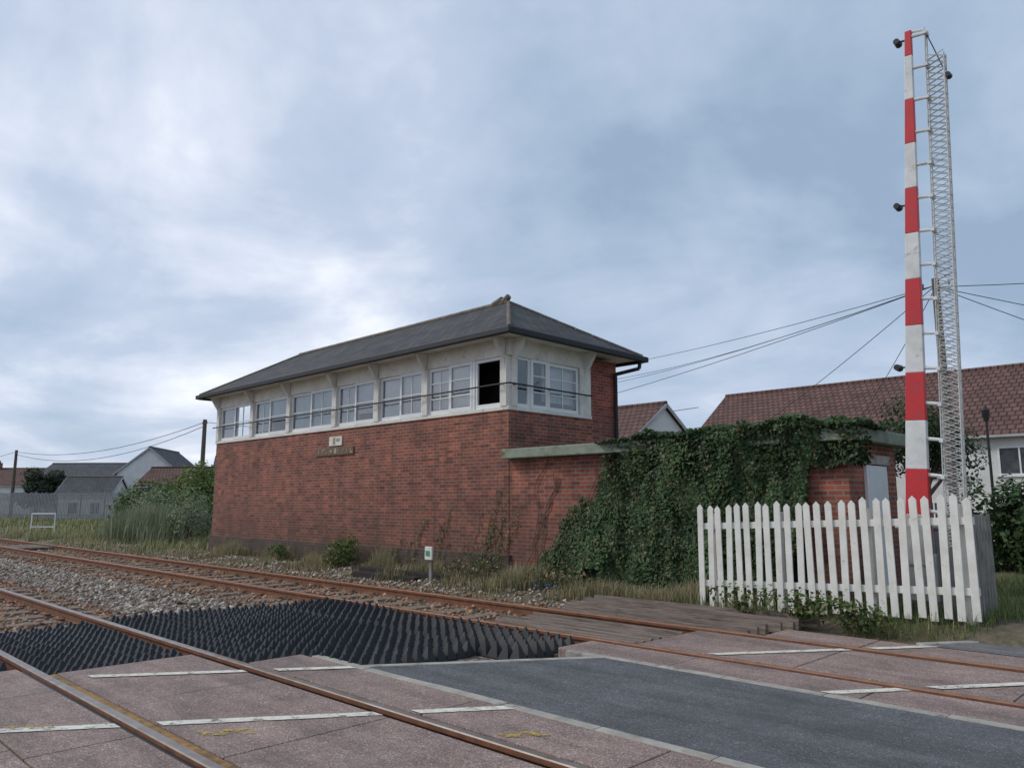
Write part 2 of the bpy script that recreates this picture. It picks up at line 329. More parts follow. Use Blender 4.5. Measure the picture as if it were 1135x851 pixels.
# ------------------------------------------------------------------ railway tracks
def track(name,ya,yb,xr,top):
    e=empty(name,(0,(ya+yb)/2,0)); 
    for k,yc in enumerate((ya,yb)):
        b=MB(); w=.036
        prof=[(yc-.07,-.155),(yc+.07,-.155),(yc+.07,-.143),(yc+.012,-.125),(yc+.012,-.035),(yc+w,-.028),(yc+w,.004),(yc+w-.008,.012),(yc-w+.008,.012),(yc-w,.004),(yc-w,-.028),(yc-.012,-.035),(yc-.012,-.125),(yc-.07,-.143)]
        b.ext(prof,-420,xr,[0,0,0,0,0,0,1,1,1,0,0,0,0,0]); b.obj('rail_%d'%(k+1),['rust',top],e)
    b=MB(); x=-6.0 if ya>5 else -12.0
    while x>-90:
        j=random.uniform(-.02,.02)
        b.box(x-.13+j,x+.13+j,ya-.55,yb+.55,-.26,-.118+random.uniform(-.006,.006)); 
        for yc in (ya,yb):
            b.box(x-.1+j,x+.1+j,yc-.16,yc-.075,-.12,-.09,1); b.box(x-.1+j,x+.1+j,yc+.075,yc+.16,-.12,-.09,1)
        x-=.68
    b.obj('sleepers',['sleeper','rust'],e,.008)
track('railway_track',2.22,3.725,30,'railtop')
track('railway_track',7.23,8.735,30,'rusttop')

# ------------------------------------------------------------------ crossing surface
lc=empty('level_crossing_panels',(-3,5,0))
b=MB(); gp=.006
SK=.715
def strip(y0,y1,xl,L=1.8,xr=14,mi=0,off=0):
    x=xl; first=True
    while x<xr:
        L_=L if not first else L-off
        b.box(x+gp,min(x+L_,xr)-gp,y0,y1,-.16,random.uniform(-.004,.001)); x+=L_; first=False
strip(.85,1.46,-9.2,off=.3); strip(1.475,2.13,-8.65,off=.6)
strip(2.345,3.60,-8.2,off=.2)
strip(3.815,4.4,-7.4,off=.9)
strip(6.56,7.14,-5.75,off=.4)
strip(7.355,8.61,-5.25)
strip(8.83,9.45,-4.5,off=.7)
b.obj('panels',['panel'],lc,.008)
b=MB()
b.face([(-6.35,4.51,-.002),(14,4.51,-.002),(14,6.45,-.002),(-5.0,6.45,-.002)]); b.face([(-6.35,4.51,-.17),(-6.35,4.51,-.002),(-5.0,6.45,-.002),(-5.0,6.45,-.17)])
b.obj('asphalt_infill',['asphalt'],lc,fix=False)
b=MB()
x=-7.2
while x<14: b.box(x,x+.91,4.405,4.505,-.16,.003+random.uniform(-.003,.003)); x+=.916
x=-5.55
while x<14: b.box(x,x+.91,6.455,6.555,-.16,.003+random.uniform(-.003,.003)); x+=.916
b.hexa([(-6.47,4.51,-.16),(-6.36,4.51,-.16),(-5.01,6.45,-.16),(-5.12,6.45,-.16),(-6.47,4.51,.004),(-6.36,4.51,.004),(-5.01,6.45,.004),(-5.12,6.45,.004)])
b.obj('concrete_edging',['concrete'],lc,.006)
b=MB()
b.box(-8.2,14,2.262,2.34,-.15,-.012); b.box(-5.25,14,7.272,7.35,-.15,-.02)
b.obj('flangeway_strip',['yellow'],lc)
b=MB(); b.box(-8.2,14,3.605,3.685,-.15,-.06); b.box(-5.25,14,8.615,8.695,-.15,-.06); b.box(-7.4,14,3.765,3.81,-.15,-.03); b.box(-8.6,14,2.135,2.18,-.15,-.02); b.box(-5.7,14,7.145,7.19,-.15,-.03); b.box(-4.5,14,8.775,8.825,-.15,-.03)
b.obj('flangeway_rubber',['rubber'],lc)
b=MB(); L=[(.86,1.455),(1.48,2.125),(2.35,3.595),(3.82,4.395),(6.565,7.135),(7.36,8.605),(8.835,9.445)]
def pl(x0,y0,w,L,z=.0055,m=0):
    for (a,c) in L:
        xa=x0+(a-y0)*SK; xc=x0+(c-y0)*SK; b.face([(xa,a,z),(xa+w,a,z),(xc+w,c,z),(xc,c,z)],m)
pl(-6.47,1.53,.13,L)
pl(-7.9,2.45,.13,[(2.5,3.595),(3.82,4.395),(7.36,8.605),(8.835,9.445)])
b.obj('walkway_lines',['white_line'],lc,fix=False)
b=MB(); pl(-5.5,2.4,.16,[(2.45,2.75)]); pl(-3.6,2.4,.16,[(3.1,3.4)]); pl(-5.0,2.4,.14,[(3.85,4.1)]); pl(-7.0,.9,.14,[(1.0,1.3),(1.55,1.8)]);pl(-3.2,6.6,.14,[(8.9,9.2)]);pl(-.2,6.6,.14,[(7.4,8.1)])
b.obj('yellow_marks',['yellow_line'],lc,fix=False)
b=MB()
b.face([(-9.0,-3,-.004),(30,-3,-.004),(30,.84,-.004),(-9.0+.4,.84,-.004)])
b.face([(-9.5,-30,-.004),(20,-30,-.004),(30,-3,-.004),(-9,-3,-.004)])
b.obj('road',['asphalt'],fix=False)
b=MB(); y0=9.46
ex=-2.95
b.face([(ex,y0,.0),(30,y0,.0),(30+22,40,.05),(ex+(40-y0)*SK,40,.05)])
b.obj('road',['path'],fix=False)
b=MB()
d=Vector((SK,1,0)).normalized(); nrm=Vector((-d.y,d.x,0))
p=Vector((ex,y0,0)); q=p+d*30
b.hexa([p+nrm*.12+Vector((0,0,-.1)),p+Vector((0,0,-.1)),q+Vector((0,0,-.1)),q+nrm*.12+Vector((0,0,-.1)),p+nrm*.12+Vector((0,0,.01)),p+Vector((0,0,.01)),q+Vector((0,0,.16)),q+nrm*.12+Vector((0,0,.16))])
b.obj('kerb',['concrete'],None,.02)

# ------------------------------------------------------------------ black anti-trespass guards
def guards(b,x0,x1,y0,y1,p=.17,h=.17,z0=-.13):
    nxx=max(1,round((x1-x0)/p)); nyy=max(1,round((y1-y0)/(p*.8))); px=(x1-x0)/nxx; py=(y1-y0)/nyy
    for i in range(nxx):
        for j in range(nyy):
            x=x0+i*px; y=y0+j*py; t=z0+h+random.uniform(-.012,.012)+.05*noise.noise(Vector((x*.8,y*.8,1)))
            cx=x+px/2+random.uniform(-.007,.007); cy=y+py/2+random.uniform(-.007,.007)
            r=.01; q=[(x,y,z0),(x+px,y,z0),(x+px,y+py,z0),(x,y+py,z0)]; u=[(cx-r,cy-r,t),(cx+r,cy-r,t),(cx+r,cy+r,t),(cx-r,cy+r,t)]
            b.hexa(q+u)
b=MB()
guards(b,-11.6,-8.75,.6,2.12); guards(b,-11.6,-8.3,2.33,3.62,h=.13); guards(b,-11.5,-7.5,3.83,4.4); guards(b,-11.4,-6.55,4.42,6.1)
guards(b,-11.2,-5.9,6.12,7.1)
b.obj('anti_trespass_guard',['rubber'],None,fix=False)
b=MB()
y=7.40
while y<8.55:
    j0=random.uniform(-.25,.15); z=-.02+random.uniform(-.014,.014); w=random.uniform(.07,.09)
    b.hexa([(-7.8+j0,y,z-.1),(-5.35,y,z-.1),(-5.35,y+w,z-.1),(-7.8+j0,y+w,z-.1),(-7.8+j0,y+.015,z+random.uniform(-.01,.01)),(-5.35,y+.015,z+random.uniform(-.01,.01)),(-5.35,y+w-.015,z),(-7.8+j0,y+w-.015,z)]); y+=.165
y=8.9; 
while y<10.05:
    k=(y-8.9); z=.02+.07*k+random.uniform(-.014,.014); w=random.uniform(.075,.1); xa=-7.9-.15*k+random.uniform(-.25,.2); xb=-4.7+.3*k+random.uniform(-.1,.06)
    b.hexa([(xa,y,z-.12),(xb,y,z-.12),(xb,y+w,z-.12),(xa,y+w,z-.12),(xa,y+.015,z-.01),(xb,y+.015,z+.005),(xb,y+w-.015,z),(xa,y+w-.015,z-.012)]); y+=.175
tg=b.obj('timber_cattle_guard',['plank'],None,fix=True)
b=MB()
for x in (-7.6,-6.4,-5.5): b.box(x-.06,x+.06,7.35,8.62,-.16,-.085)
b.box(-7.9,-5.4,7.37,8.6,-.17,-.11); b.box(-7.9,-4.8,8.86,10.0,-.16,-.08)  # near-black sheets under the planks paint the shadow between the boards
b.obj('bearers_and_gap_shade',['darktimber_gapshade'],tg)
b=MB()
for i in range(5): b.box(-34+.0,-31.5,2.4+i*.25,2.62+i*.25,-.1,-.02)
for i in range(5): b.box(-34+.0,-31.5,7.35+i*.25,7.57+i*.25,-.1,-.02)
b.obj('staff_foot_crossing',['timber'],None,.01)

# ------------------------------------------------------------------ signal box
sb=empty('brick_signal_box',(-17.8,13,0))
XA,XB,YA,YB=-24.6,-11.1,11.2,14.9
ZB=3.45; ZT=5.0
b=MB(); b.box(XA,XB,YA,YB,-.2,ZB); b.obj('brick_walls',['brick'],sb)
b=MB(); b.box(XB-.42,XB-.002,13.9,YB-.004,ZB+.002,ZT-.1); b.box(XA+.002,XB-.44,YB-.3,YB-.004,ZB+.002,ZT-.1); b.box(XA+.002,XA+.4,YA+2.6,YB-.32,ZB+.002,ZT-.1)
b.obj('upper_brick_walls',['brick2'],sb)
b=MB(); b.box(XA-.06,XB+.06,YA-.06,YB+.06,-.25,.52); b.obj('plinth',['plinth'],sb,.02)
b=MB(); b.box(XA-.03,XB+.03,YA-.035,YA+.1,ZB-.001,ZB+.075); b.box(XB-.1,XB+.035,YA+.102,13.9,ZB-.001,ZB+.075)
b.box(XA-.03,XB+.03,YA-.02,YA+.12,4.6,ZT-.03); b.box(XB-.1,XB+.022,YA+.122,13.88,4.6,ZT-.03)
b.box(XA-.4,XB+.4,YA-.4,YB+.4,ZT-.03,ZT+.02)
b.obj('fascia_and_soffit',['cream'],sb,.006)
posts=[-11.22,-13.8,-15.7,-17.6,-20.0,-22.2,-24.5]
b=MB()
for k,x in enumerate(posts):
    w=.09
    b.box(x-w,x+w,YA-.05,YA+.1,ZB+.077,4.598)
    b.hexa([(x-.05,YA-.08,4.55),(x+.05,YA-.08,4.55),(x+.05,YA-.052,4.3),(x-.05,YA-.052,4.3),(x-.05,YA-.36,ZT-.032),(x+.05,YA-.36,ZT-.032),(x+.05,YA-.022,ZT-.032),(x-.05,YA-.022,ZT-.032)])
b.box(XB-.06,XB+.045,YA+.102,YA+.22,ZB+.077,4.598); b.box(XB-.08,XB+.03,13.5,13.88,ZB+.077,4.598)
for y in (11.35,13.7): b.hexa([(XB+.024,y-.05,4.3),(XB+.06,y-.05,4.5),(XB+.06,y+.05,4.5),(XB+.024,y+.05,4.3),(XB+.024,y-.05,ZT-.032),(XB+.36,y-.05,ZT-.032),(XB+.36,y+.05,ZT-.032),(XB+.024,y+.05,ZT-.032)])
b.obj('window_posts',['cream'],sb,.006)
fr=MB(); gl=MB(); bl=MB()
z0,z1=ZB+.08,4.597
def sashX(x0,x1,cols,rows,y,blind=True,openp=False):
    f=.065
    fr.box(x0,x0+f,y-.02,y+.03,z0,z1); fr.box(x1-f,x1,y-.02,y+.03,z0,z1); fr.box(x0+f,x1-f,y-.02,y+.03,z0,z0+.09); fr.box(x0+f,x1-f,y-.02,y+.03,z1-f,z1)
    if openp: return
    for c in range(1,cols):
        xx=x0+(x1-x0)*c/cols; fr.box(xx-.013,xx+.013,y-.008,y+.02,z0+.07,z1-f)
    for r in range(1,rows):
        zz=z0+(z1-z0)*r/rows; fr.box(x0+f,x1-f,y-.012,y+.018,zz-.013,zz+.013)
    gl.face([(x0+f,y+.005,z0+.06),(x1-f,y+.005,z0+.06),(x1-f,y+.005,z1-f),(x0+f,y+.005,z1-f)])
    if blind:
        zb=z0+blind*(z1-z0); n_=24
        for i in range(n_):
            xa=x0+(x1-x0)*i/n_; xb=x0+(x1-x0)*(i+1)/n_; ya=y+.06+.02*(i%2); yb_=y+.06+.02*((i+1)%2)
            bl.face([(xa,ya,zb),(xb,yb_,zb),(xb,yb_,z1),(xa,ya,z1)])
for k in range(6):
    xr_=posts[k]-.09; xl_=posts[k+1]+.09
    if k==0:
        m1=xr_-.82; sashX(m1,xr_,1,1,YA+.03,openp=True); mm=m1-.08; fr.box(mm,m1,YA-.01,YA+.06,z0,z1)
        h=(xl_+mm)/2; sashX(h,mm,1,3,YA+.0,.12); sashX(xl_,h,2,3,YA+.04,.12)
    else:
        h=(xl_+xr_)/2; sashX(h-.02,xr_,2 if k%2 else 1,2,YA+.0,(.001,.25,.1,.4,.05)[k-1] if k!=5 else False); sashX(xl_,h+.02,1 if k%2 else 2,2,YA+.05,(.001,.05,.1,.15,.05)[k-1])
def sashY(y0,y1,cols,rows,x,blind=False,f=.05):
    fr.box(x-.03,x+.02,y0,y0+f,z0,z1); fr.box(x-.03,x+.02,y1-f,y1,z0,z1); fr.box(x-.03,x+.02,y0+f,y1-f,z0,z0+.08); fr.box(x-.03,x+.02,y0+f,y1-f,z1-f,z1)
    for c in range(1,cols):
        yy=y0+(y1-y0)*c/cols; fr.box(x-.02,x+.01,yy-.014,yy+.014,z0+.08,z1-f)
    for r in range(1,rows):
        zz=z0+(z1-z0)*r/rows; fr.box(x-.018,x+.012,y0+f,y1-f,zz-.014,zz+.014)
    gl.face([(x-.005,y0+f,z0+.06),(x-.005,y1-f,z0+.06),(x-.005,y1-f,z1-f),(x-.005,y0+f,z1-f)])
    if blind: bl.face([(x-.14,y0,z0+(z1-z0)*.2),(x-.14,y1,z0+(z1-z0)*.2),(x-.14,y1,z1),(x-.14,y0,z1)])
sashY(11.42,11.86,1,1,XB-.04); sashY(11.86,12.4,1,3,XB-.0,False,.07); sashY(12.4,13.48,2,3,XB-.04,True,.07)
fr.box(XB-.06,XB+.03,12.37,12.45,z0,z1)
fr.obj('window_frames',['white'],sb,.004); gl.obj('glazing',['glass'],sb,fix=False); bl.obj('net_curtains',['blind'],sb,fix=False)
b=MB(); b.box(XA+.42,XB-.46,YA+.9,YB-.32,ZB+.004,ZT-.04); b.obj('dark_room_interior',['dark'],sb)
b=MB(); zr=3.98
b.path([(XA,YA-.16,zr-.02),(-18,YA-.17,zr-.03),(XB+.16,YA-.16,zr),(XB+.17,13.75,zr-.02)],.018)
for x in posts: b.beam((x,YA-.05,zr+.02),(x,YA-.17,zr-.02),.02,.02)
for y in (11.3,12.42,13.7): b.beam((XB+.03,y,zr),(XB+.17,y,zr),.02,.02)
b.obj('hand_rail',['gutter'],sb)
O=.46; ex0,ex1,ey0,ey1=XA-O,XB+O,YA-O,YB+O; ym=(ey0+ey1)/2; hw=(ey1-ey0)/2; zr=6.42; ze=5.06
r0=Vector((ex0+hw,ym,zr)); r1=Vector((ex1-hw,ym,zr))
A=Vector((ex0,ey0,ze));B=Vector((ex1,ey0,ze));Cc=Vector((ex1,ey1,ze));D=Vector((ex0,ey1,ze)); dz=Vector((0,0,-.05))
b=MB(); b.face([A,B,r1,r0]); b.face([B,Cc,r1]); b.face([Cc,D,r0,r1]); b.face([D,A,r0])
b.obj('slate_roof',['slate'],sb)
b=MB(); b.face([A+dz,B+dz,Cc+dz,D+dz]); 
for p,q in ((A,B),(B,Cc),(Cc,D),(D,A)): b.face([p+dz,q+dz,q,p])
b.obj('roof_edge',['gutter'],sb,fix=False)
b=MB()
def chain(p,q,n,r,m=0):
    for i in range(n):
        a=p.lerp(q,i/n); c=p.lerp(q,(i+1)/n-.012/n); b.tube(a,c,r,r*random.uniform(.9,1.0),8,m)
chain(r0,r1,22,.075); 
for cnr,rr in ((A,r0),(B,r1),(Cc,r1),(D,r0)): chain(cnr,rr,8,.05)
b.tube(r1+Vector((-.16,0,.02)),r1+Vector((.02,0,.15)),.1,.07,8); b.tube(r1+Vector((-.5,0,.0)),r1+Vector((-.2,0,.1)),.1,.09,8)
b.obj('ridge_and_hip_tiles',['ridge'],sb)
b=MB(); gz=4.98
def gut(p,q): b.beam(p,q,.12,.13)
gut((ex0-.06,ey0-.06,gz),(ex1+.12,ey0-.06,gz)); gut((ex1+.06,ey0+.002,gz),(ex1+.06,ey1+.1,gz)); gut((ex0-.06,ey0+.002,gz),(ex0-.06,ey1+.1,gz)); gut((ex0,ey1+.06,gz),(ex1,ey1+.06,gz))
b.obj('gutter',['gutter'],sb,.02)
b=MB(); b.path([(ex1+.02,ey1-.12,4.95),(ex1+.0,ey1-.15,4.75),(XB+.07,YB-.12,4.6),(XB+.07,YB-.12,2.7)],.045,8); b.obj('downpipe',['gutter'],sb)
b=MB(); b.box(-18.45,-16.65,YA-.035,YA-.002,2.78,2.98); b.obj('name_board',['signbrown'],sb,.004)
b=MB(); x=-18.3
for i in range(9):
    w=random.uniform(.09,.13); b.box(x,x+.025,YA-.043,YA-.037,2.82,2.94); b.box(x+.03,x+w,YA-.043,YA-.037,2.82+random.choice((0,.05,.1)),2.84+random.choice((.0,.05,.1))+.02); x+=.19
b.obj('board_letters',['letters'],sb)
b=MB(); b.box(-17.8,-17.2,YA-.03,YA-.002,3.03,3.27); b.obj('notice_plate',['cream'],sb,.003)
b=MB(); b.box(-17.62,-17.5,YA-.036,YA-.032,3.06,3.24); b.box(-17.45,-17.3,YA-.036,YA-.032,3.14,3.22); b.obj('notice_print',['letters'],sb)
an=empty('flat_roofed_brick_annexe',(-7.6,12.2,0))
b=MB(); b.box(XB+.003,-4.3,YA+.012,13.15,-.2,2.42); b.obj('brick_walls',['brick'],an)
b=MB(); b.box(XB+.002,-4.08,YA-.22,13.35,2.424,2.62); b.obj('roof_slab',['annexroof'],an,.02)
b=MB(); b.box(-4.299,-4.25,11.78,12.62,.15,2.1); b.obj('door_frame',['white'],an,.005)
b=MB(); b.box(-4.262,-4.235,11.86,12.54,.17,2.03); b.obj('door',['white'],an,.004)
b=MB(); b.box(-4.32,-4.235,11.65,12.75,2.12,2.26); b.obj('lintel',['concrete'],an)
b=MB(); b.tube((-4.22,12.45,1.05),(-4.22,12.45,1.2),.015); b.obj('door_handle',['black'],an)

# ------------------------------------------------------------------ ivy
def ivy():
    e=empty('ivy',(-7,11,0)); n=90000
    x=rng.uniform(-11.3,-3.85,n); z=rng.uniform(0,2.8,n)
    P=[];Nn=[];C=[];S=[]
    for i in range(n):
        xi,zi=x[i],z[i]
        nzv=noise.noise(Vector((xi*1.3,zi*.7,0)))+.5*noise.noise(Vector((xi*4,zi*2.0,5)))
        left=-10.95+ (zi/2.6)**.8*2.55+.55*nzv
        top=2.56+.14*(xi+8.5)/4.5+.09*noise.noise(Vector((xi*2.3,0,9)))
        right=-4.05 if zi>2.15+.25*nzv else -4.75-.3*(2.05-zi)+.3*nzv
        if xi<left or zi>top or xi>right: continue
        edge=min(1,(xi-left)/1.5)
        if random.random()>.14+edge*1.1: continue
        if zi<.4 and nzv>.35: continue
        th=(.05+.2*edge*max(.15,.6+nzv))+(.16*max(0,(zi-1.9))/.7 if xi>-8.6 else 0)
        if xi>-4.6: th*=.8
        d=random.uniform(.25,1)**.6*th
        yy=YA-.02-d
        if zi<.56 and xi<-10.9: yy-=.06
        if xi>-4.3 : yy=random.uniform(YA-.3,YA+.3)
        nn=Vector((noise.noise(Vector((xi*2,zi*2,1)))*1.2,-1,.45+noise.noise(Vector((xi*2,zi*2,4)))))
        P.append((xi,yy,zi)); Nn.append(nn)
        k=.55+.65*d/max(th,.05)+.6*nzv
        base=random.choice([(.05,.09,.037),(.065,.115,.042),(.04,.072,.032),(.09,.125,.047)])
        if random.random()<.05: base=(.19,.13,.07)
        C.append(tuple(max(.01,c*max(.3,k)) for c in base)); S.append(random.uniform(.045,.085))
    for i in range(12000):
        xi=random.uniform(-8.6,-3.95); yy=random.uniform(YA-.36,YA+1.0)
        nv=noise.noise(Vector((xi*1.8,yy*1.5,2)))
        hgt=(.05+.17*max(0,.5+nv*1.2))*min(1,(xi+8.8)/1.2)
        zi=2.6+random.uniform(0,1)**.6*hgt
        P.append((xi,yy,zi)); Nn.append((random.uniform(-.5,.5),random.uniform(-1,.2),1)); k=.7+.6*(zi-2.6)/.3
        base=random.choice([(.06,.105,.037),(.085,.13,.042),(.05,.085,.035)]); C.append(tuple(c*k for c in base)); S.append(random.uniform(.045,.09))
    P=np.array(P);Nn=np.array(Nn)+rng.normal(0,.45,(len(P),3))
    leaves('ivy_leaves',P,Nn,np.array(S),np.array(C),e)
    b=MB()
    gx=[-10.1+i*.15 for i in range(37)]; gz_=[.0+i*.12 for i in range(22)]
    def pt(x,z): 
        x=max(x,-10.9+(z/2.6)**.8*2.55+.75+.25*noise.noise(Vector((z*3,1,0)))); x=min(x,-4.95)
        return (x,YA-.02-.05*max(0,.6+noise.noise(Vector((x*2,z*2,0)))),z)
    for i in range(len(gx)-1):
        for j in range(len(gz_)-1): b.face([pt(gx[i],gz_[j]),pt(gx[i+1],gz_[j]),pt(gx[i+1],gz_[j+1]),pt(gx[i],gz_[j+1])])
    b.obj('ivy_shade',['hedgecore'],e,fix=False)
    b=MB()
    for i in range(30):
        x=random.uniform(-10.9,-5); z=0; H=random.uniform(1,2.5)
        while z<H:
            x2=x+random.uniform(-.06,.16); z2=z+random.uniform(.12,.25); b.tube((x,YA-.02,z),(x2,YA-.025,z2),.009,.008,5); x,z=x2,z2
    b.obj('ivy_stems',['timber'],e)
ivy()
P=[];Nn=[];C=[];S=[];b=MB(); e=empty('wall_creeper',(-13,11,0))
for s in range(22):
    x=random.choice([random.uniform(-14.8,-11.3),random.uniform(-12.6,-10.9)]); z=.1; H=random.uniform(.5,1.6)
    while z<H:
        x2=x+random.uniform(-.02,.12); z2=z+.12; b.tube((x,YA-.08 if z<.55 else YA-.015,z),(x2,YA-.08 if z2<.55 else YA-.015,z2),.005,.004,4)
        for k in range(3):
            P.append((x2+random.uniform(-.06,.06),YA-.1 if z<.55 else YA-.035,z2+random.uniform(-.07,.07))); Nn.append((random.uniform(-.5,.5),-1,random.uniform(-.3,.6))); C.append(random.choice([(.07,.12,.035),(.12,.14,.05),(.18,.16,.07)])); S.append(random.uniform(.03,.065))
        x,z=x2,z2
b.obj('creeper_stems',['timber'],e); leaves('creeper_leaves',np.array(P),np.array(Nn),np.array(S),np.array(C),e)

# ------------------------------------------------------------------ grass & weeds
def patch(name,n,x0,x1,y0,y1,h0,h1,cols,dens=.0,clump=1.2,lean=.6,w=.007,avoid=None):
    X=rng.uniform(x0,x1,n);Y=rng.uniform(y0,y1,n); P=np.stack([X,Y,0*X],1); nv=nz(P,clump); keep=nv>dens
    if avoid is not None: keep&=~avoid(X,Y)
    P=P[keep]; nv=nv[keep]; P[:,2]=[gh(p[0],p[1])-.02 for p in P]
    m=len(P); H=rng.uniform(h0,h1,m)*(.5+1.1*np.clip(nv-dens,0,.6)); return blades(name,P,H,rng.uniform(.1,lean,m),rng.uniform(w*.5,w,m),pick(cols,m))
dry=[(.55,.46,.29),(.47,.38,.23),(.36,.29,.17),(.24,.22,.1),(.14,.17,.06)]
grn=[(.11,.17,.04),(.16,.22,.06),(.21,.24,.09),(.36,.31,.17)]
inann=lambda X,Y:((X>-24.7)&(X<-11)&(Y>11.1)&(Y<15))|((X>=-11)&(X<-4.2)&(Y>11.15)&(Y<13.2))|(X>-3.1+(Y-9.46)*SK)|((X>-8.1)&(X<-4.5)&(Y<10.05))
patch('dry_grass',20000,-24.5,-4.2,9.9,11.2,.08,.36,dry,-.05,1.0,avoid=inann)
patch('dry_grass',8000,-26,-8,9.3,10.4,.05,.18,dry,.1,1.3,avoid=inann)
patch('long_grass',12000,-12.5,-6.2,10.2,11.1,.25,.6,[(.6,.5,.33),(.5,.41,.26),(.36,.3,.17),(.16,.2,.07)],.0,.8,avoid=inann)
patch('long_grass',9000,-24.5,-12,10.6,11.15,.2,.65,[(.5,.43,.27),(.38,.32,.2),(.18,.22,.08),(.42,.36,.21)],.05,.9,avoid=inann)
patch('grass_verge',32000,-7,1.5,9.9,16,.07,.26,grn,-.35,.8,avoid=inann)
patch('grass_verge',22000,-45,-24.8,9.6,20,.15,.5,grn+dry[:2],-.2,.5,w=.014,avoid=inann)
patch('grass_verge',12000,-80,-40,10,28,.2,.5,grn+dry[:1],-.3,.3,w=.03)
patch('track_weeds',900,-30,-9,4.6,6.9,.04,.12,grn,.15,1.5)
def shrub(name,c,rx,ry,h,n,cols,size=.08,lobes=7,stems=8):
    e=empty(name,(c[0],c[1],0)); P=[];Nn=[];C=[];S=[]
    L=[(c[0]+random.uniform(-.6,.6)*rx,c[1]+random.uniform(-.6,.6)*ry,h*random.uniform(.3,.72),random.uniform(.35,.6)) for _ in range(lobes)]
    for i in range(n):
        l=L[i%lobes]; d=Vector((random.gauss(0,1),random.gauss(0,1),random.gauss(0,1))).normalized(); r=random.uniform(.55,1)**.5
        nn=noise.noise(Vector((d.x*2+l[0],d.y*2+l[1],d.z*2)))
        r*=1+.45*nn
        p=Vector((l[0]+d.x*r*rx*l[3],l[1]+d.y*r*ry*l[3],max(.02,l[2]+d.z*r*h*.42)))
        if noise.noise(p*1.8/max(.6,h*.4))<-.28: continue
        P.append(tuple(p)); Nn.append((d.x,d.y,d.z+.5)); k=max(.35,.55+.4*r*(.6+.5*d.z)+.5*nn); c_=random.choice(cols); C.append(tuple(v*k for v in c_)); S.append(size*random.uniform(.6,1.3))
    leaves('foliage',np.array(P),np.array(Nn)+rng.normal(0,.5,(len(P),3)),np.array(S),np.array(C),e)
    b=MB()
    for i in range(stems):
        l=L[i%lobes]; b.tube((c[0]+random.uniform(-.3,.3)*rx,c[1]+random.uniform(-.3,.3)*ry,-.05),(l[0],l[1],l[2]),.02*h,.008*h,6)
    b.obj('stems',['timber'],e)
gr=[(.08,.14,.035),(.11,.18,.045),(.15,.21,.06)]
shrub('bramble_bush',(-16.0,10.6),.9,.4,.85,1700,[(.1,.17,.04),(.14,.21,.06),(.19,.21,.07)],.06)
shrub('bramble_bush',(-19.5,10.7),.6,.3,.45,600,gr,.055)
shrub('bramble_bush',(-11.6,10.7),.9,.3,.45,900,[(.2,.18,.09),(.34,.27,.16),(.12,.15,.06)],.055)
shrub('bramble_bush',(-9.0,10.6),1.2,.3,.4,1000,[(.2,.18,.09),(.34,.27,.16),(.12,.15,.06)],.05)
shrub('bramble_bush',(-4.6,9.95),1.4,.22,.42,1500,gr+[(.18,.15,.06)],.06)
shrub('garden_hedge',(-39.5,17.3),2.2,2,3.3,8000,[(.09,.16,.03),(.13,.21,.04),(.17,.24,.055)],.15,9)
hc=[(.03,.065,.022),(.05,.095,.03),(.07,.12,.035)]
shrub('laurel_hedge',(-4.0,18.9),1.0,1.1,1.9,8000,hc,.1,12)
shrub('laurel_hedge',(-2.6,19.0),1.2,1.3,2.6,11000,hc,.1,12)
shrub('laurel_hedge',(-.6,18.6),2.0,1.6,3.3,9000,hc,.12,12)
bc=[(.2,.26,.13),(.26,.31,.17),(.3,.33,.22),(.15,.2,.09)]
shrub('rounded_bush',(-30.2,13.0),2.3,1.2,1.8,7000,bc,.07,10)
shrub('rounded_bush',(-34.6,13.4),2.6,1.3,2.15,7500,bc,.08,10)
shrub('rounded_bush',(-60,21.5),2.6,2,2.6,3500,[(.08,.14,.04),(.12,.18,.05)],.2,9)
shrub('rounded_bush',(-52,20.5),2.4,2,2.8,3500,[(.08,.14,.04),(.12,.18,.05)],.2,9)
def sedge(name,c,rx,ry,h,n):
    P=np.stack([c[0]+rng.normal(0,rx*.5,n),c[1]+rng.normal(0,ry*.5,n),np.full(n,-.05)],1)
    H=h*rng.uniform(.45,1.05,n)*np.exp(-((P[:,0]-c[0])/rx)**2*.5); blades(name,P,H,rng.uniform(.05,.45,n),rng.uniform(.008,.018,n),pick([(.2,.25,.14),(.27,.31,.19),(.15,.2,.1),(.38,.36,.25)],n))
sedge('willowherb_clump',(-32.5,12.3),2.8,1.2,1.7,4500)
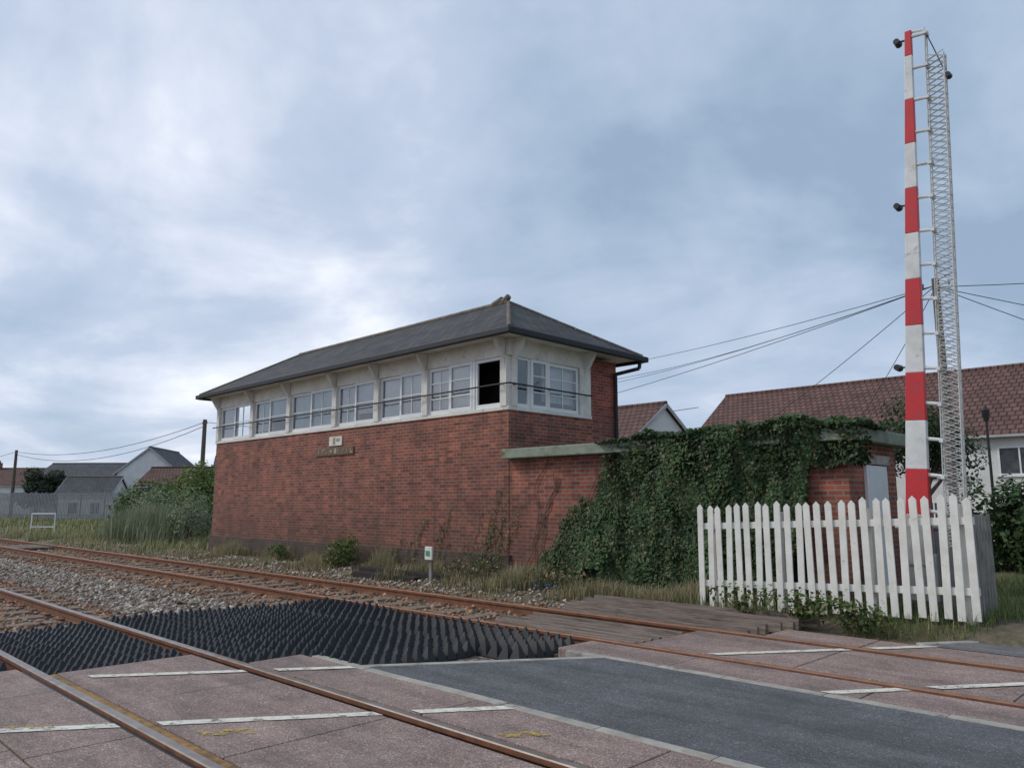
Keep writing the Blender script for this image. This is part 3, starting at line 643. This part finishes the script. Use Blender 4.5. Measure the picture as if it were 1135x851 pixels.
def tree(name,c,h,r,n,cols,size=.2,low=.5):
    e=empty(name,(c[0],c[1],0)); b=MB(); b.tube((c[0],c[1],-.1),(c[0]+.1,c[1],h*.45),.035*h,.02*h,9)
    L=[]
    for i in range(12):
        a=i*2.4; l=(c[0]+math.cos(a)*r*random.uniform(.2,.85),c[1]+math.sin(a)*r*random.uniform(.2,.85),h*random.uniform(low,.88)); L.append(l); b.tube((c[0]+.1,c[1],h*random.uniform(.3,.45)),l,.014*h,.004*h,6)
    b.obj('trunk_and_limbs',['pole'],e); P=[];Nn=[];C=[];S=[]
    for i in range(n):
        l=L[i%12]; d=Vector((random.gauss(0,1),random.gauss(0,1),random.gauss(0,1))).normalized(); nn=noise.noise(Vector((d.x*2+l[0],d.y*2,d.z*2+l[2]))); q=random.uniform(.3,1)**.5*(1+.5*nn)
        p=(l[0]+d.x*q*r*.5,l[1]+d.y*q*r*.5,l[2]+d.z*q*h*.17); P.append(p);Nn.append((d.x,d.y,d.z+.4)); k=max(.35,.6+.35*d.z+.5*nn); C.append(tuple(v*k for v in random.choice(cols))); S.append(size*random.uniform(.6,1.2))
    leaves('crown',np.array(P),np.array(Nn)+rng.normal(0,.5,(n,3)),np.array(S),np.array(C),e)
tree('garden_tree',(-8.3,28.0),5.6,1.7,7000,[(.06,.1,.04),(.085,.13,.05)],.12)
tree('distant_tree',(-102,25.6),5.7,2.2,5000,[(.06,.09,.05),(.08,.115,.06)],.3,.3)
tree('distant_tree',(-98,29.5),4.7,2.6,4500,[(.06,.095,.05),(.08,.12,.06)],.3,.3)
tree('distant_tree',(-90,28),4.0,2.0,3000,[(.06,.095,.04),(.085,.125,.05)],.28,.3)
tree('distant_tree',(-66,31),4.0,2.2,3500,[(.07,.12,.04),(.1,.15,.05)],.25,.3)

# ------------------------------------------------------------------ picket fence
pf=empty('white_picket_fence',(-4.4,10.35,0))
b=MB(); fx0,fx1=-6.15,-2.62; npk=25
def fy(x): return 10.3+.1*(x-fx0)/(fx1-fx0)
def fz(x): return .0+.14*(x-fx0)/(fx1-fx0)
for i in range(npk):
    x=fx0+(fx1-fx0)*i/(npk-1)+random.uniform(-.01,.01); w=.045; H=1.5+random.uniform(-.025,.035); zb=fz(x)+random.uniform(.02,.06); y=fy(x)-.03; tl=random.uniform(-.03,.03)
    z1_=fz(x)+H
    prof=[(x-w,zb),(x+w,zb),(x+w+tl,z1_-.05),(x+tl,z1_),(x-w+tl,z1_-.05)]
    i0=len(b.v); b.v+=[(p[0],y-.011,p[1]) for p in prof]+[(p[0],y+.011,p[1]) for p in prof]
    b.f.append((0+i0,1+i0,2+i0,3+i0,4+i0)); b.m.append(0); b.f.append(tuple(i0+5+k for k in (4,3,2,1,0))); b.m.append(0)
    for k in range(5): j=(k+1)%5; b.f.append((i0+k,i0+5+k,i0+5+j,i0+j)); b.m.append(0)
b.obj('pickets',['fencewhite'],pf,.004)
b=MB()
for zz in (.38,1.2): b.beam((fx0-.05,fy(fx0)+.01,fz(fx0)+zz),(fx1+.05,fy(fx1)+.01,fz(fx1)+zz),.05,.09)
for x in (fx0+.15,-5.0,-3.8,fx1-.08): b.box(x-.05,x+.05,fy(x)+.04,fy(x)+.13,fz(x)-.3,fz(x)+1.38)
b.obj('rails_and_posts',['fencewhite'],pf,.005)
b=MB()
for i in range(6):
    y=10.5+i*.14; b.box(fx1-.01,fx1+.012,y,y+.1,.12,1.4+random.uniform(-.02,.02))
b.box(fx1-.06,fx1-.012,10.45,11.35,.45,.53); b.box(fx1-.06,fx1-.012,10.45,11.35,1.15,1.23)
b.obj('side_boards',['greytimber'],pf,.004)

# ------------------------------------------------------------------ barrier
ba=empty('level_crossing_barrier',(-3.35,11,0))
px_,py_=-3.37,11.02; lean=math.radians(3.1)
ax=Vector((math.sin(lean),0,math.cos(lean))); sx=Vector((math.cos(lean),0,-math.sin(lean))); base=Vector((px_,py_,1.1))
def bp(s,a,c=0): return base+ax*s+sx*a+Vector((0,c,0))
Ltot=7.02
edges=[0,.89]
while edges[-1]+.64<Ltot: edges.append(edges[-1]+.64)
edges.append(Ltot)
b=MB()
def wd(s): return .155-.11*s/Ltot
for i in range(len(edges)-1):
    s0,s1=edges[i],edges[i+1]; m=i%2
    P=[]
    for s in (s0,s1):
        w=wd(s); t=.05-.018*s/Ltot
        P+=[bp(s,-w,-t),bp(s,w*.9,-t),bp(s,w*.9,t),bp(s,-w,t)]
    b.hexa(P,m)
b.obj('boom',['red','boomwhite'],ba,.008)
b=MB()
def so(s): return .56-.12*s/Ltot
def si(s): return .32-.1*s/Ltot
K=75
for c in (-.045,.045):
    b.path([bp(.15,si(.15),c),bp(Ltot-.1,si(Ltot),c)],.009,6); b.path([bp(-.2,so(0),c),bp(Ltot*.93,so(Ltot*.93),c)],.011,6)
for i in range(K*2):
    s0=-.1+i*(Ltot*.95)/(K*2); s1=-.1+(i+1)*(Ltot*.95)/(K*2)
    for ci,c in enumerate((-.045,.045)):
        a0,a1=si(s0),so(s0); am=(a0+a1)/2
        if (i+ci)%2==0: q=((a0,am),(a1,am))
        else: q=((am,a0),(am,a1))
        for (u0,u1) in q: b.tube(bp(s0,u0,c),bp(s1,u1,c),.0062,n=4,caps=False)
    if i%4==0: b.tube(bp(s0,so(s0),-.045),bp(s0,so(s0),.045),.008,n=4)
b.obj('skirt_mesh',['skirt'],ba)
b=MB(); s=.35
while s<Ltot:
    b.tube(bp(s,wd(s)*.8,0),bp(s-.02,si(s)+.03,0),.026,.02,8); b.beam(bp(s-.03,si(s)+.0,-.07),bp(s-.03,si(s)+.0,.07),.045,.045); s+=.47
b.tube(bp(Ltot-.02,0,0),bp(Ltot-.05,.2,0),.016,n=6); b.tube(bp(Ltot-.02,.2,0),bp(Ltot-.3,.22,0),.012,n=6)
b.obj('skirt_hangers',['boomwhite'],ba)
b=MB()
b.path([bp(Ltot-.05,.2,0),bp(Ltot-.35,.31,0),bp(Ltot-.7,.43,0),bp(Ltot-.85,so(6.3)+.02,0)],.008,6)
for s in (Ltot-.12,4.5,2.25,):
    b.beam(bp(s,-wd(s),0),bp(s,-wd(s)-.07,-.02),.02,.02); b.tube(bp(s+.0,-wd(s)-.1,-.07),bp(s,-wd(s)-.1,.06),.04,.048,14)
b.tube(bp(Ltot-.82,so(6)+.03,-.05),bp(Ltot-.82,so(6)+.03,.05),.035,.04,12)
b.obj('boom_lamps',['black'],ba)
b=MB(); b.box(px_-.3,px_+.35,py_+.12,py_+.62,.1,1.2); b.box(px_-.33,px_+.38,py_+.09,py_+.65,1.203,1.25); b.obj('machine_cabinet',['steel'],ba,.02)
b=MB(); b.box(px_-.42,px_+.46,py_-.1,py_+.75,-.2,.1); b.obj('plinth',['concrete'],ba,.02)
b=MB(); 
for c in (-.075,.085): b.hexa([(px_-.2,py_+c-.012,.75),(px_+.16,py_+c-.012,.75),(px_+.16,py_+c+.012,.75),(px_-.2,py_+c+.012,.75),bp(.3,-.13,c-.012),bp(.3,.13,c-.012),bp(.3,.13,c+.012),bp(.3,-.13,c+.012)])
b.box(px_-.24,px_+.2,py_-.06,py_+.06,.3,.9); b.obj('pivot_arms_and_counterweight',['steel'],ba,.01)
mk=empty('marker_post',(-12.2,10.1,0)); b=MB(); b.box(-12.24,-12.16,10.08,10.12,-.1,.42); b.obj('post',['greytimber'],mk); b=MB(); b.box(-12.32,-12.1,10.03,10.075,.42,.68); b.obj('plate',['cream'],mk,.01)
b=MB(); b.box(-12.28,-12.16,10.02,10.028,.5,.6); b.obj('green_mark',[simple('green_paint',(.05,.35,.2),rough=.5)],mk)
b=MB(); b.box(-15.2,-11.9,10.25,10.5,-.1,.12); b.box(-14.8,-12.6,10.0,10.2,-.1,.05); b.obj('stacked_old_sleepers',['darktimber_gapshade'],None,.01)
b=MB()
for i in range(40):
    x=-9.6+random.gauss(0,.5); y=10.35+random.gauss(0,.12); z=gh(x,y)+.06; r=random.uniform(.02,.07)
    q=[Vector((x,y,z))+Vector((random.uniform(-r,r),random.uniform(-r,r),random.uniform(0,r))) for _ in range(4)]; b.face(q)
b.obj('plastic_litter',['litter'],None,fix=False)
wg=empty('white_tubular_gate',(-44,11.5,0)); b=MB()
g0=Vector((-44.5,11.0,0)); g1=Vector((-43.6,11.8,0)); u=Vector((0,0,1))
for zz in (.35,1.0): b.tube(g0+u*zz,g1+u*zz,.03)
for t in (0,1): p=g0.lerp(g1,t); b.tube(p-u*.1,p+u*1.0,.03)
b.obj('tubes',['white'],wg)

# ------------------------------------------------------------------ houses
def window(fr,gl,axis,pos,a0,a1,z0,z1,sgn=-1):
    t=.06; d=sgn
    def bx(m,a,b_,zz0,zz1,o0,o1):
        lo,hi=sorted((pos+d*o0,pos+d*o1))
        if axis=='y': m.box(a,b_,lo,hi,zz0,zz1)
        else: m.box(lo,hi,a,b_,zz0,zz1)
    bx(gl,a0+t,a1-t,z0+t,z1-t,.004,.02)
    bx(fr,a0,a0+t,z0,z1,.003,.05); bx(fr,a1-t,a1,z0,z1,.003,.05); bx(fr,a0+t,a1-t,z0,z0+t,.003,.05); bx(fr,a0+t,a1-t,z1-t,z1,.003,.05)
    m_=(a0+a1)/2; bx(fr,m_-.03,m_+.03,z0+t,z1-t,.003,.045)
    bx(fr,a0-.06,a1+.06,z0-.07,z0-.002,.003,.09)
pane=simple('dark_pane',(.05,.055,.06),(.12,.13,.14),2,.08,0)
def gable_house(name,x0,x1,yw,yr,zE,zR,wall,roof,wins=(),chim=(),rot=0,over=.35):
    e=empty(name,((x0+x1)/2,yr,0)); yb=2*yr-yw
    b=MB(); sl=(zR-zE)/(yr-yw)
    b.v+= [(x0,yw,-.3),(x1,yw,-.3),(x1,yb,-.3),(x0,yb,-.3),(x0,yw,zE-.06),(x1,yw,zE-.06),(x1,yb,zE-.06),(x0,yb,zE-.06),(x0,yr,zR-.08),(x1,yr,zR-.08)]
    b.f+=[(0,1,5,4),(2,3,7,6),(1,2,6,9,5),(3,0,4,8,7),(4,5,9,8),(6,7,8,9)]; b.m+=[0]*6
    b.obj('walls',[wall],e)
    b=MB(); o=over; T=.12; yo=yw-o; zo=zE-o*sl
    for s in (1,-1):
        ye=yr-s*(yr-yo)
        P=[(x0-.15,ye,zo),(x1+.15,ye,zo),(x1+.15,yr,zR),(x0-.15,yr,zR)]
        b.hexa([(p[0],p[1],p[2]) for p in P]+[(p[0],p[1],p[2]+T) for p in P])
    b.obj('roof',[roof],e)
    b=MB(); b.tube((x0-.15,yr,zR+T),(x1+.15,yr,zR+T),.1); b.obj('ridge',['ridge' if roof!='housetile' else 'housetile'],e)
    b=MB(); b.beam((x0-.1,yo-.06,zo+.02),(x1+.1,yo-.06,zo+.02),.11,.1); b.beam((x0-.17,yo,zo+.0),(x0-.17,yr,zR+.02),.03,.16); b.beam((x1+.17,yo,zo+.0),(x1+.17,yr,zR+.02),.03,.16);b.beam((x1+.17,2*yr-yo,zo+.0),(x1+.17,yr,zR+.02),.03,.16); b.obj('gutter_and_bargeboards',['greyrender'],e)
    f_=MB(); g_=MB()
    for w in wins: window(f_,g_,*w)
    if wins: f_.obj('window_frames',['white'],e); g_.obj('panes',[pane],e)
    b=MB()
    for (cx,cy) in chim: b.box(cx-.4,cx+.4,cy-.3,cy+.3,zR-1,zR+.9); b.tube((cx-.15,cy,zR+.9),(cx-.15,cy,zR+1.2),.1,.09,8,1); b.tube((cx+.2,cy,zR+.9),(cx+.2,cy,zR+1.2),.1,.09,8,1)
    if chim: b.obj('chimney',['brick','ridge'],e)
    e.rotation_euler=(0,0,math.radians(rot))
    return e
W=[]
for x in np.arange(-21.7,12,3.3): W+= [('y',36.4,x+.6,x+2.1,2.65,3.8),('y',36.4,x+.6,x+2.1,.4,1.6)]
gable_house('terraced_house',-22.4,14,36.4,41,4.45,7.65,'render','housetile',W)
gable_house('bungalow',-31,-19.6,26.9,29.9,4.0,5.95,'render','housetile',[('x',-19.6,29.2,30.6,2.0,3.1,1)])
b=MB()
for i in range(10):
    a0=i*2*math.pi/10; a1=(i+1)*2*math.pi/10
    c0=Vector((-22.3,35.9,4.6)); b.face([c0,c0+Vector((.15,-.05,0))+Vector((0,math.cos(a0),math.sin(a0)))*.35,c0+Vector((.15,-.05,0))+Vector((0,math.cos(a1),math.sin(a1)))*.35])
b.tube((-22.3,35.9,4.6),(-22.4,36.45,4.3),.025); b.obj('satellite_dish',['white'],None,fix=False)
def dh(name,cx,cy,Ln,dp,zE,zR,wall,roof,rot,chim=False):
    gable_house(name,cx-Ln/2,cx+Ln/2,cy-dp/2,cy,zE,zR,wall,roof,[('y',cy-dp/2,cx-Ln*.3,cx-Ln*.12,zE-2.2,zE-1.0),('y',cy-dp/2,cx+Ln*.12,cx+Ln*.3,zE-2.2,zE-1.0),('x',cx+Ln/2,cy-.8,cy+.8,zE-1.8,zE-.6,1),('x',cx-Ln/2,cy-.8,cy+.8,zE-1.8,zE-.6,-1)],[(cx-Ln*.3,cy)] if chim else (),rot)
dh('distant_bungalow',-103,32,11,7.5,4.3,6.2,'render','greytile',42)
dh('distant_house',-87,33.8,9,6.2,4.7,7.2,'render','greytile',-40)
dh('distant_house',-70.5,29.5,6.5,5,3.1,4.6,'greyrender','housetile',40)
dh('distant_house',-128,30,12,8,4,6.3,'render','housetile',45,True)
dh('distant_house',-84,26,5,4,2.6,4.0,'render','greytile',50)
dh('distant_house',-78,40,8,6,4.2,6.3,'greyrender','greytile',60,True)
ps=empty('palisade_fence',(-70,20,0)); b=MB()
p0=Vector((-95,11.5,0)); p1=Vector((-66,24,0)); p2=Vector((-52,27,0))
for a,c in ((p0,p1),(p1,p2)):
    Ln=(c-a).length; nn=int(Ln/.17); dd=(c-a).normalized()
    for i in range(nn):
        p=a.lerp(c,i/nn); H=2.4+random.uniform(-.05,.05)
        b.hexa([p+dd*.0,p+dd*.1,p+dd*.1+Vector((0,.02,0)),p+Vector((0,.02,0)),p+Vector((0,0,H)),p+dd*.1+Vector((0,0,H)),p+dd*.1+Vector((0,.02,H)),p+Vector((0,.02,H))])
    for zz in (.5,1.9): b.beam(a+Vector((0,.05,zz)),c+Vector((0,.05,zz)),.05,.06)
    for i in range(int(Ln/2.75)): p=a.lerp(c,i*2.75/Ln); b.box(p.x-.05,p.x+.05,p.y+.08,p.y+.18,-.2,2.5)
b.obj('pales',['palisade'],ps)

# ------------------------------------------------------------------ poles and wires
def sag(p,q,s,n=14):
    p=Vector(p);q=Vector(q); return [p.lerp(q,i/n)-Vector((0,0,s*4*(i/n)*(1-i/n))) for i in range(n+1)]
def pole(name,x,y,h,r=.13,arm=True):
    e=empty(name,(x,y,0)); b=MB(); b.tube((x,y,-.3),(x,y,h),r,r*.75,12)
    if arm: b.beam((x-.4,y,h-.3),(x+.4,y,h-.3),.08,.1)
    for k in (-.35,.35): b.tube((x+k,y,h-.25),(x+k,y,h-.1),.03,.03,8)
    b.obj('post',['pole'],e)
pole('telegraph_pole',-6.5,24.5,8.1,.14,False); pole('telegraph_pole',-59.4,26,8.0,.2); pole('telegraph_pole',-104,23.5,7.6,.2); pole('telegraph_pole',-46,46,12.5)
b=MB(); T=Vector((-6.5,24.5,7.9))
for q,s in (((-46,46,12.2),.7),((-46,46,11.6),1.2),((-46,46,10.6),.9),((-31,30,5.9),.35),((-20,37,4.6),.2)): b.path(sag(T,q,s),.012,5)
for q,s in (((14,30,7.6),.5),((6,37,4.6),.15),((1,37,4.6),.15),((-14,37,4.8),.2)): b.path(sag(T+Vector((0,0,-.05)),q,s),.012,5)
b.path(sag((-59.4,26,7.8),(-104,23.5,7.4),1.2),.025,5); b.path(sag((-59.4,26,7.5),(-104,23.5,7.1),1.6),.025,5); b.path(sag((-59.4,26,7.8),(-25,42,7.4),1.2),.02,5); b.path(sag((-104,23.5,7.4),(-180,20,7.4),1.),.025,5)
b.obj('overhead_cables',['wire'])
e=empty('street_lamp',(-5.75,25.5,0)); b=MB(); b.tube((-5.75,25.5,-.1),(-5.75,25.5,3.9),.045,.035,8); b.tube((-5.75,25.5,3.9),(-5.75,25.5,4.2),.07,.11,10); b.tube((-5.75,25.5,4.2),(-5.75,25.5,4.32),.12,.03,10); b.obj('post_and_lantern',['black'],e)

# ------------------------------------------------------------------ sky, sun, camera
w=bpy.data.worlds.new('World'); sc.world=w; w.use_nodes=True; nt=w.node_tree; bg=nt.nodes['Background']
sd=Vector((-.55,-.5,.6)).normalized(); el=math.asin(sd.z); az=math.atan2(sd.x,sd.y)
sky=N(nt,'ShaderNodeTexSky'); sky.sky_type='NISHITA'; sky.sun_disc=False; sky.sun_elevation=el; sky.sun_rotation=az
tc=N(nt,'ShaderNodeTexCoord'); sp=N(nt,'ShaderNodeSeparateXYZ'); nt.links.new(tc.outputs['Generated'],sp.inputs[0])
def mth(op,a,b_=None,c=None):
    m=N(nt,'ShaderNodeMath',operation=op)
    for i,v in enumerate((a,b_,c)):
        if v is None: continue
        if isinstance(v,(int,float)): m.inputs[i].default_value=v
        else: nt.links.new(v,m.inputs[i])
    return m.outputs[0]
zc=mth('ADD',mth('MAXIMUM',sp.outputs[2],0.0),.2)
cb=N(nt,'ShaderNodeCombineXYZ'); nt.links.new(mth('DIVIDE',sp.outputs[0],zc),cb.inputs[0]); nt.links.new(mth('DIVIDE',sp.outputs[1],zc),cb.inputs[1])
n1=noise_n(nt,cb.outputs[0],1.2,7,.55,.3)
mp=N(nt,'ShaderNodeMapping'); mp.inputs['Location'].default_value=(3.1,1.7,0); nt.links.new(cb.outputs[0],mp.inputs[0])
n2=noise_n(nt,mp.outputs[0],.42,3,.5)
n3=noise_n(nt,tc.outputs['Generated'],3.2,6,.55,.3)
dens=mth('ADD',mth('ADD',mth('MULTIPLY',n1,.42),mth('MULTIPLY',n2,.33)),mth('MULTIPLY',n3,.27))
gl_=mth('MULTIPLY',mth('ADD',mth('MULTIPLY',sp.outputs[0],-.9),mth('MULTIPLY',sp.outputs[1],-.25)),.06)
hz=mth('MULTIPLY',mth('POWER',mth('SUBTRACT',1.0,mth('MAXIMUM',sp.outputs[2],0.0)),8.0),.035)
dens=mth('ADD',mth('ADD',mth('SUBTRACT',dens,.036),gl_),hz)
cl=ramp(nt,dens,[(.40,(.29,.385,.52)),(.46,(.38,.48,.62)),(.525,(.49,.565,.71)),(.58,(.66,.715,.83)),(.635,(.9,.93,.98))])
skc=mix(nt,1.0,sky.outputs[0],(.1,.1,.1),'MULTIPLY')
fin=mix(nt,.92,skc,cl)
nt.links.new(fin,bg.inputs[0]); bg.inputs[1].default_value=1.17
s=bpy.data.lights.new('sun','SUN'); s.energy=1.5; s.angle=math.radians(14); s.color=(1,.94,.86); so_=bpy.data.objects.new('sun',s); sc.collection.objects.link(so_)
so_.rotation_euler=(-sd).to_track_quat('-Z','Y').to_euler()
cam=bpy.data.cameras.new('camera'); co=bpy.data.objects.new('camera',cam); sc.collection.objects.link(co)
co.location=(0,0,1.55); co.rotation_euler=(math.radians(98.77),0,math.radians(44.5)); cam.lens=27.02; cam.sensor_width=36; cam.sensor_fit='HORIZONTAL'; cam.clip_end=6000; cam.clip_start=.05
sc.camera=co
